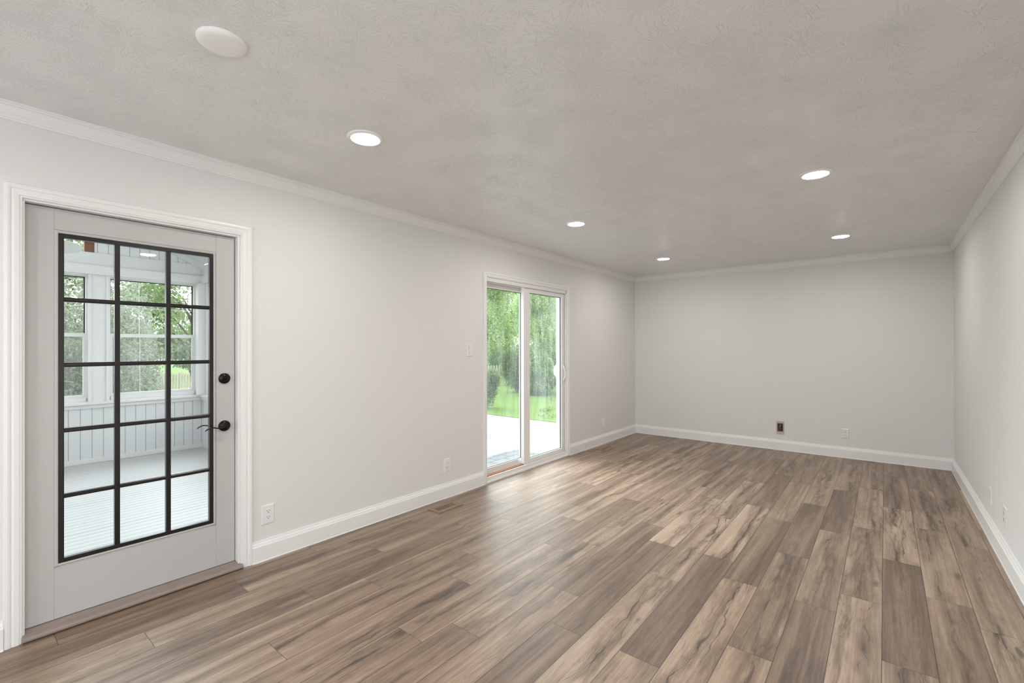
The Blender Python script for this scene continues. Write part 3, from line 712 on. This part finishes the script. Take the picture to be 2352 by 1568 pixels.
# gable above beam with a trapezoid clerestory pane
zr = lambda y: 2.505 + .5 * (PY1 - y) if y > (PY0 + PY1) / 2 else 2.505 + .5 * (y - PY0)
yr = (PY0 + PY1) / 2
m = MB()
for a, b_ in ((PY0, -1.96), (1.18, PY1)):
    m.prism([(a, 2.50), (b_, 2.50), (b_, zr(b_)), (a, zr(a))], lambda p: (PX - .14, p[0], p[1]), lambda p: (PX - .02, p[0], p[1]))
m.prism([(-1.96, 3.0), (1.18, 3.0), (1.18, zr(1.18)), (yr, zr(yr)), (-1.96, zr(-1.96))], lambda p: (PX - .14, p[0], p[1]), lambda p: (PX - .02, p[0], p[1]))
m.build('wall_porch_gable', M['gable'], kind=S, label='white grooved boards in the porch gable')
g = empty('window_2', (PX - .06, .6, 2.5), kind=S, label='clerestory window in the porch gable with a brown frame')
m = MB(); m.box(PX - .10, PX - .015, 1.09, 1.18, 2.50, 3.0); m.box(PX - .10, PX - .015, -1.96, -1.87, 2.50, 3.0); m.box(PX - .10, PX - .015, -1.87, 1.09, 2.95, 3.0); m.box(PX - .10, PX - .015, -.42, -.36, 2.50, 2.95)
off(m, g).build('window_frame', M['porchbrown'], g, label='brown board frame')
off(MB().quad((PX - .06, -1.87, 2.5), (PX - .06, 1.09, 2.5), (PX - .06, 1.09, 2.95), (PX - .06, -1.87, 2.95)), g).build('glass_pane', M['winglass'], g)
# side wall of porch (towards the deck) with window bays
m = MB(); sw = [(-4.10, -3.30), (-3.10, -2.30), (-2.10, -1.30), (-1.10, -.35)]
wall_boxes(m, lambda q, a, b_, c, d: q.box(a, b_, PY1, PY1 + .12, c, d), PX - .14, -WT, .62, 2.50, [(a, b_, z0w, z1w) for a, b_ in sw])
m.box(PX, -WT, PY1 - .03, PY1, 2.235, 2.345)
m.build('wall_porch_side', M['porch'], kind=S, label='white porch side wall with windows')
MB().box(PX - .14, -WT, PY1 - .002, PY1 + .12, PZ, .62).build('wall_porch_side_wainscot', M['beadboard_x'], kind=S, label='grooved wainscot on the porch side wall')
m = MB(); m.box(PX, -WT, PY1 - .05, PY1 + .02, .660, .690); m.box(PX, -WT, PY1 - .025, PY1, .615, .660)
m.build('trim_11', M['porch'], kind=S, bevel=.004, label='white window stool on the porch side wall')
m = MB(); wall_boxes(m, lambda q, a, b_, c, d: q.box(a, b_, PY0 - .12, PY0, c, d), PX - .14, -WT, PZ, 2.50, [(a, b_, z0w, z1w) for a, b_ in sw])  # unseen end wall; its openings are added to light the porch
m.build('wall_porch_end', M['porch'], kind=S, label='far end porch wall, out of view, with windows added for light')
# sloped ceiling; unseen skylight openings added to brighten the porch
def slope(ya, za, yb, zb_, name, lab, holes):
    m = MB(); xs = sorted(set([PX - .14, -WT] + [q for h in holes for q in h[:2]])); ts = [0, .30, .75, 1]
    P = lambda t: (ya + (yb - ya) * t, za + (zb_ - za) * t)
    for xa, xb in zip(xs[:-1], xs[1:]):
        for i in range(3):
            if i == 1 and any(h[0] <= xa + 1e-6 and h[1] >= xb - 1e-6 for h in holes): continue
            (p0, q0), (p1, q1) = P(ts[i]), P(ts[i + 1])
            v = [(xa, p0, q0), (xb, p0, q0), (xb, p1, q1), (xa, p1, q1)]; v += [(a, b_, c + .1) for a, b_, c in v]
            m.add(v, [(0, 1, 2, 3), (4, 7, 6, 5), (0, 4, 5, 1), (1, 5, 6, 2), (2, 6, 7, 3), (3, 7, 4, 0)])
    return m.build(name, M['porchceiling'], kind=S, label=lab)
slope(PY1, 2.505, yr, zr(yr), 'ceiling_porch', 'white sloped board ceiling of the porch', [(-3.5, -2.7), (-1.7, -.9)])
slope(PY0, 2.505, yr, zr(yr), 'ceiling_porch', 'white sloped board ceiling on the far side of the porch ridge', [(-3.5, -2.7), (-1.7, -.9)])
MB().box(-WT - .0, -WT + .02, PY0, PY1, H, 3.95).build('wall_porch_house', M['shinglewall'], kind=S, label='house side of the porch above the room')
m = MB()   # rake board under the slope
for ya, yb in ((PY1, yr), (PY0, yr)):
    v = [(ya, 2.505), (yb, zr(yr)), (yb, zr(yr) - .075), (ya, 2.505 - .075)]
    m.prism(v, lambda p: (PX - .02, p[0], p[1]), lambda p: (PX + .012, p[0], p[1]))
m.build('trim_12', M['porch'], kind=S, label='white sloped rake board at the porch gable')

def dh_window(n, ya, yb, lab):
    r = empty('window_%d' % n, (PX - .07, (ya + yb) / 2, z0w), kind=S, label=lab)
    x = PX - .07
    m = MB()
    m.box(x - .06, x + .04, ya, ya + .018, z0w, z1w); m.box(x - .06, x + .04, yb - .018, yb, z0w, z1w)
    m.box(x - .06, x + .04, ya + .018, yb - .018, z1w - .012, z1w); m.box(x - .06, x + .06, ya + .018, yb - .018, z0w, z0w + .045)
    off(m, r).build('window_frame', M['porch'], r, bevel=.002)
    # upper sash with dark edge
    m = MB(); a, b_, c, d = ya + .018, yb - .018, 1.485, z1w - .012
    m.box(x - .03, x, a, a + .009, c, d); m.box(x - .03, x, b_ - .009, b_, c, d); m.box(x - .03, x, a, b_, d - .008, d)
    off(m, r).build('dark_screen_edge', M['dark'], r, label='thin dark edge of the upper sash')
    m = MB(); m.box(x - .035, x + .02, a, b_, 1.478, 1.522)
    for q in (1, 2):
        yy = a + (b_ - a) * q / 3; m.box(x - .022, x - .012, yy - .004, yy + .004, c, d)
    m.box(x - .022, x - .012, a, b_, 1.850, 1.858)
    off(m, r).build('upper_sash', M['porch'], r)
    m = MB(); c, d = z0w + .045, 1.478
    m.box(x, x + .03, a, a + .022, c, d); m.box(x, x + .03, b_ - .022, b_, c, d); m.box(x, x + .03, a + .022, b_ - .022, c, c + .032)
    for q in (1, 2):
        yy = a + (b_ - a) * q / 3; m.box(x + .008, x + .016, yy - .004, yy + .004, c, d)
    off(m, r).build('lower_sash', M['porch'], r, bevel=.002)
    off(MB().quad((x - .015, a, 1.5), (x - .015, b_, 1.5), (x - .015, b_, z1w - .012), (x - .015, a, z1w - .012)), r).build('glass_pane', M['winglass'], r)
    off(MB().quad((x + .010, a, z0w + .045), (x + .010, b_, z0w + .045), (x + .010, b_, 1.5), (x + .010, a, 1.5)), r).build('screened_pane', M['screenglass'], r, label='duller lower pane behind a screen')
    return r
dh_window(3, *wins[0], 'porch window in the right two columns of door panes')
dh_window(4, *wins[1], 'porch window seen in the left column of door panes')
dh_window(5, *wins[2], 'porch window added for light left of the two visible ones, hidden by the wall')
dh_window(6, *wins[3], 'last porch window, added for light, hidden by the wall')
# casing boards round porch windows
m = MB()
for ya, yb in wins:
    m.box(PX, PX + .014, ya - .03, ya, z0w - .01, z1w + .02); m.box(PX, PX + .014, yb, yb + .03, z0w - .01, z1w + .02)
m.build('trim_13', M['porch'], kind=S, bevel=.002, label='flat white boards beside the porch windows')
MB().box(PX + .0, PX + .105, PY1 - .085, PY1 - .0, .69, 2.235).build('trim_14', M['porch'], kind=S, bevel=.002, label='white corner post of the porch')

# ceiling fan in the porch
fan = empty('ceiling_fan', (-2.45, .16, 2.27), label='white ceiling fan in the porch, one blade seen through the top left pane', cat='ceiling fan')
MB().lathe((0, 0, 0), (0, 0, 1), [(.03, -.06), (.085, -.05), (.11, -.01), (.11, .05), (.06, .09), (.02, .1)], 32).build('motor_housing', M['porch'], fan)
MB().lathe((0, 0, .09), (0, 0, 1), [(.014, 0), (.014, 1.22)], 16).build('downrod', M['porch'], fan)
MB().lathe((0, 0, 1.24), (0, 0, 1), [(.02, 0), (.07, .06), (.07, .09)], 24).build('canopy', M['porch'], fan)
ang0 = math.atan2(.85 - .16, -2.93 + 2.45)
for k in range(4):
    a = ang0 + 2 * math.pi * k / 4; c_, s_ = math.cos(a), math.sin(a)
    pts = [(.11, -.045), (.25, -.075), (.55, -.095), (.74, -.080), (.82, -.045), (.85, 0), (.82, .045), (.74, .080), (.55, .095), (.25, .075), (.11, .045)]
    R = lambda p, z, c_=c_, s_=s_: (p[0] * c_ - p[1] * s_, p[0] * s_ + p[1] * c_, z - p[1] * .5)
    MB().prism(pts, lambda p: R(p, .0), lambda p: R(p, .008)).build('blade', M['porch'], fan, bevel=.002)

# ------------------------------------------------------------------ OUTSIDE
GZ = -.45
MB().box(-.2, 12, -12, BACK - .13, -.30, -.12).box(W + .13, 12, BACK - .13, 8, -.30, -.12).build('bounce_terrace', M['concrete'], kind=S, label='unseen pale terrace added to bounce daylight up to the ceiling')  # unseen slab, added as a daylight reflector for the ceiling
MB().box(-60, -WT - .02, -40, 60, GZ - .2, GZ).build('lawn', M['lawn'], kind=S, label='green lawn beyond the deck')
MB().box(-5.6, -WT - .015, 2.6, 7.70, -.20, -.15).box(-5.6, -WT - .015, 7.66, 7.70, GZ, -.15).build('deck_floor', M['deck'], kind=S, label='white painted board deck outside the sliding door')
def mat_mat():
    t = NT('rubber_paver_mat'); p = t.pos(); s = t.sep(p)
    br = t.n('TexBrick'); t.put(br.inputs['Vector'], t.comb(s[1], s[0], 0)); br.offset = .5
    t.put(br.inputs['Color1'], (.10, .115, .12, 1)); t.put(br.inputs['Color2'], (.15, .17, .175, 1)); t.put(br.inputs['Mortar'], (.03, .032, .035, 1))
    t.put(br.inputs['Scale'], 1.0); t.put(br.inputs['Mortar Size'], .008); t.put(br.inputs['Brick Width'], .27); t.put(br.inputs['Row Height'], .15)
    t.bsdf(br.outputs['Color'], .7, .3); return t.m
MB().box(-1.12, -.66, 3.75, 5.25, -.15, -.138).build('door_mat', mat_mat(), bevel=.002, label='grey block patterned mat on the deck outside the sliding door', cat='door mat')

def leaves(name, mat, blobs, n, size, parent=None, seed=0, **kw):
    """leaf cloud: blobs = (x,y,z,rx,ry,rz); each leaf a folded pair of quads"""
    rg = np.random.default_rng(seed)
    bl = np.array(blobs, float); wgt = bl[:, 3] * bl[:, 4] + bl[:, 4] * bl[:, 5]; wgt = wgt / wgt.sum()
    idx = rg.choice(len(bl), n, p=wgt); B = bl[idx]
    d = rg.normal(size=(n, 3)); d /= np.linalg.norm(d, axis=1)[:, None]
    rad = rg.uniform(.55, 1.05, n) ** .6
    # lumpy surface
    lump = 1 + .16 * np.sin(d[:, 0] * 7 + idx) * np.cos(d[:, 2] * 6 + d[:, 1] * 5)
    c = B[:, :3] + d * B[:, 3:] * (rad * lump)[:, None]
    nrm = d + rg.normal(size=(n, 3)) * .7 + np.array([0, 0, .4]); nrm /= np.linalg.norm(nrm, axis=1)[:, None]
    t = np.cross(nrm, rg.normal(size=(n, 3))); t /= np.linalg.norm(t, axis=1)[:, None]; b = np.cross(nrm, t)
    s = size * rg.uniform(.6, 1.35, n)[:, None]
    v = np.stack([c - t * s, c + b * s * .5 + nrm * s * .16, c + t * s, c - b * s * .5 + nrm * s * .16], 1).reshape(-1, 3)
    me = bpy.data.meshes.new(name)
    me.vertices.add(4 * n); me.vertices.foreach_set('co', v.astype(np.float32).ravel())
    f = np.arange(4 * n).reshape(n, 4); tri = np.concatenate([f[:, [0, 1, 2]], f[:, [0, 2, 3]]], 1).reshape(-1)
    me.loops.add(6 * n); me.loops.foreach_set('vertex_index', tri.astype(np.int32))
    me.polygons.add(2 * n); me.polygons.foreach_set('loop_start', np.arange(0, 6 * n, 3, dtype=np.int32))
    me.update(calc_edges=True); me.materials.append(mat)
    o = bpy.data.objects.new(name, me); COL.objects.link(o)
    if parent is not None: o.parent = parent
    return tag(o, **kw)
def tree(name, x, y, h, r, mat, n, size, lab, cat='tree', group=None, seed=0, low=.35, sparse=False, trunk=.10):
    t = empty(name, (x, y, GZ), label=lab, cat=cat, group=group)
    rg = random.Random(seed)
    m = MB(); m.tube([(0, 0, -.05), (.05, .02, h * .3), (-.04, .05, h * .6), (0, 0, h * .85)], [trunk, trunk * .8, trunk * .5, trunk * .2], 10, 1, (0, 1, 0))
    bl = []
    for k in range(11 if not sparse else 9):
        a = rg.uniform(0, 6.28); zz = rg.uniform(low, .92) * h; rr = r * (1 - .45 * abs(zz / h - .55) * 2) * rg.uniform(.35, .75)
        q = (math.cos(a) * rr, math.sin(a) * rr, zz); bs = r * rg.uniform(.32, .55) * (1 if not sparse else .8)
        bl.append(q + (bs, bs, bs * .75))
        m.tube([(0, 0, max(h * .15, zz - r * .6)), (q[0] * .5, q[1] * .5, zz - r * .2), q], [trunk * .4, trunk * .25, trunk * .1], 6, 1, (0, 1, .1))
    if not sparse: bl.append((0, 0, h * .6, r * .7, r * .7, h * .3))
    m.build('trunk', M['bark'], t)
    leaves('foliage', mat, bl, n, size, t, seed)
    return t
def shrub(name, x, y, h, r, mat, n, size, lab, cat='shrub', group=None, seed=0):
    t = empty(name, (x, y, GZ), label=lab, cat=cat, group=group)
    rg = random.Random(seed); m = MB(); bl = [(0, 0, h * .48, r * .8, r * .8, h * .48)]
    for k in range(8):
        a = rg.uniform(0, 6.28); q = (math.cos(a) * r * .5, math.sin(a) * r * .5, rg.uniform(.2, .85) * h)
        bl.append(q + (r * .5, r * .5, h * .2)); m.tube([(0, 0, -.03), (q[0] * .4, q[1] * .4, q[2] * .5), q], [.025, .018, .006], 6, 1, (0, 1, .1))
    m.build('stems', M['bark'], t); leaves('foliage', mat, bl, n, size, t, seed); return t

def dirpt(u, t):    # ground point at depth t under a direction from the viewpoint
    a = (u - 1176) / 1060.45
    return 3.061 + (fw.x + rt.x * a) * t, (fw.y + rt.y * a) * t
# trees framed by the sliding door
bgd = 'dense trees at the back of the lawn'
for k, (u, t_, h, r, mt, n, sz, lab) in enumerate((
    (1100, 17.5, 4.7, 1.7, 'leaf_bright', 48000, .037, 'bright yellow green maple in the left pane of the sliding door'),
    (1176, 31, 7.2, 2.6, 'leaf_mid', 36000, .058, 'darker green tree at the middle of the sliding door view'),
    (1240, 20.4, 5.0, 1.6, 'leaf_bright', 48000, .037, 'pale green leafy tree filling the right pane of the sliding door'),
    (1326, 25.5, 5.6, 2.1, 'leaf_mid', 30000, .058, 'green tree at the right edge of the sliding door view'))):
    x, y = dirpt(u, t_); tree('leafy_tree', x, y, h, r, M[mt], n, sz, lab, group=bgd, seed=11 + k, low=.42 if k == 0 else .18, trunk=.05)
for k, (u, t_, h, r, lab) in enumerate(((1124, 25.0, 2.7, 1.3, 'dark hedge mass behind the picket fence, left in the sliding door'),
    (1186, 18.6, 2.0, .72, 'dark undergrowth bush behind the lawn, middle of the sliding door'),
    (1240, 17.4, 1.7, .72, 'dark undergrowth bush at the foot of the pale tree'),
    (1306, 18.2, 2.0, .7, 'dark undergrowth bush at the right of the sliding door'))):
    x, y = dirpt(u, t_); shrub('hedge_bush', x, y, h, r, M['leaf_mid'], 30000, .030, lab, 'bush', 'dark bushes along the back fence', 40 + k)
x, y = dirpt(1110, 13.6)
shrub('conifer_bush', x, y, 1.15, .50, M['leaf_dark'], 24000, .020, 'small rounded dark conifer at the left edge of the sliding door', 'bush', None, 55)
# picket fences
def fence(ax, ay, bx, by, lab, hgt=.95):
    L = math.hypot(bx - ax, by - ay); r = empty('picket_fence', (ax, ay, GZ), math.atan2(by - ay, bx - ax), label=lab, cat='fence', group='weathered picket fence at the back of the yard')
    m = MB(); k = 0
    while k * .14 < L:
        x = k * .14; m.prism([(x, .06), (x + .075, .06), (x + .075, hgt - .05), (x + .0375, hgt), (x, hgt - .05)], lambda p: (p[0], -.01, p[1]), lambda p: (p[0], .01, p[1])); k += 1
    m.build('pickets', M['fence'], r)
    MB().box(0, L, .01, .05, .22, .30).box(0, L, .01, .05, hgt - .28, hgt - .20).build('rails', M['fence'], r)
    for k in range(int(L / 2.4) + 1): MB().box(k * 2.4 - .05, k * 2.4 + .05, .05, .14, -.1, hgt + .02).build('post', M['fence'], r)
a_, b_ = dirpt(1075, 21.6), dirpt(1300, 23.6)
fence(*a_, *b_, 'pale picket fence between bushes in the left pane of the sliding door')
a_, b_ = dirpt(300, 19.5), dirpt(520, 18.5)
fence(*a_, *b_, 'pale picket fence seen through the porch window', .80)
# vegetation seen through the porch windows
for k, (u, t_, h, r, n, lab) in enumerate(((168, 6.6, 3.3, .95, 26000, 'tall grey green shrub filling the left porch window'),
    (268, 8.6, 2.6, .80, 18000, 'grey green shrub in the left half of the larger porch window'),
    )):
    x, y = dirpt(u, t_); shrub('garden_shrub', x, y, h, r, M['leaf_grey'], n, .026, lab, 'shrub', 'grey green shrubs outside the porch', 70 + k)
for k, (u, t_, h, r, n, sz, lab, sp) in enumerate(((465, 11.5, 5.4, 2.0, 3600, .055, 'open branched tree against white sky in the porch window', True),
    (335, 15, 3.9, 1.4, 5500, .075, 'bright green tree at the centre of the larger porch window', True),
    (300, 24, 3.0, 2.4, 12000, .09, 'distant green tree behind the left of the picket fence', False),
    (436, 30, 3.5, 2.5, 12000, .09, 'distant green tree behind the right of the picket fence', False),
    (140, 12.4, 7.0, 1.6, 9000, .085, 'tall green tree behind the shrub, seen in the porch gable window', False))):
    x, y = dirpt(u, t_); tree('yard_tree', x, y, h, r, M['leaf_yard'], n, sz, lab, group='trees beyond the porch', seed=90 + k, low=.45 if sp else .2, sparse=sp, trunk=.07)
# low plants with red flowers at the right of the lawn
for k, (u, t_, r_, lab) in enumerate(((1262, 11.8, .28, 'low plant with red flowers on the lawn, the nearest in the right pane'), (1278, 13.2, .30, 'low red flowered plant at the right edge of the sliding door'), (1250, 12.9, .16, 'small red flowered sprig on the lawn'), (1272, 15.6, .2, 'farthest red flowered sprig on the lawn'))):
    x, y = dirpt(u, t_); r = empty('flowering_plant', (x, y, GZ), label=lab, cat='plant', group='red flowered plants on the lawn')
    leaves('foliage', M['grassblade'], [(0, 0, .04, r_, r_, .06)], 130, .022, r, 120 + k)
    leaves('flowers', M['petal'], [(0, 0, .09, r_, r_, .04)], 22, .015, r, 130 + k, kind='stuff')
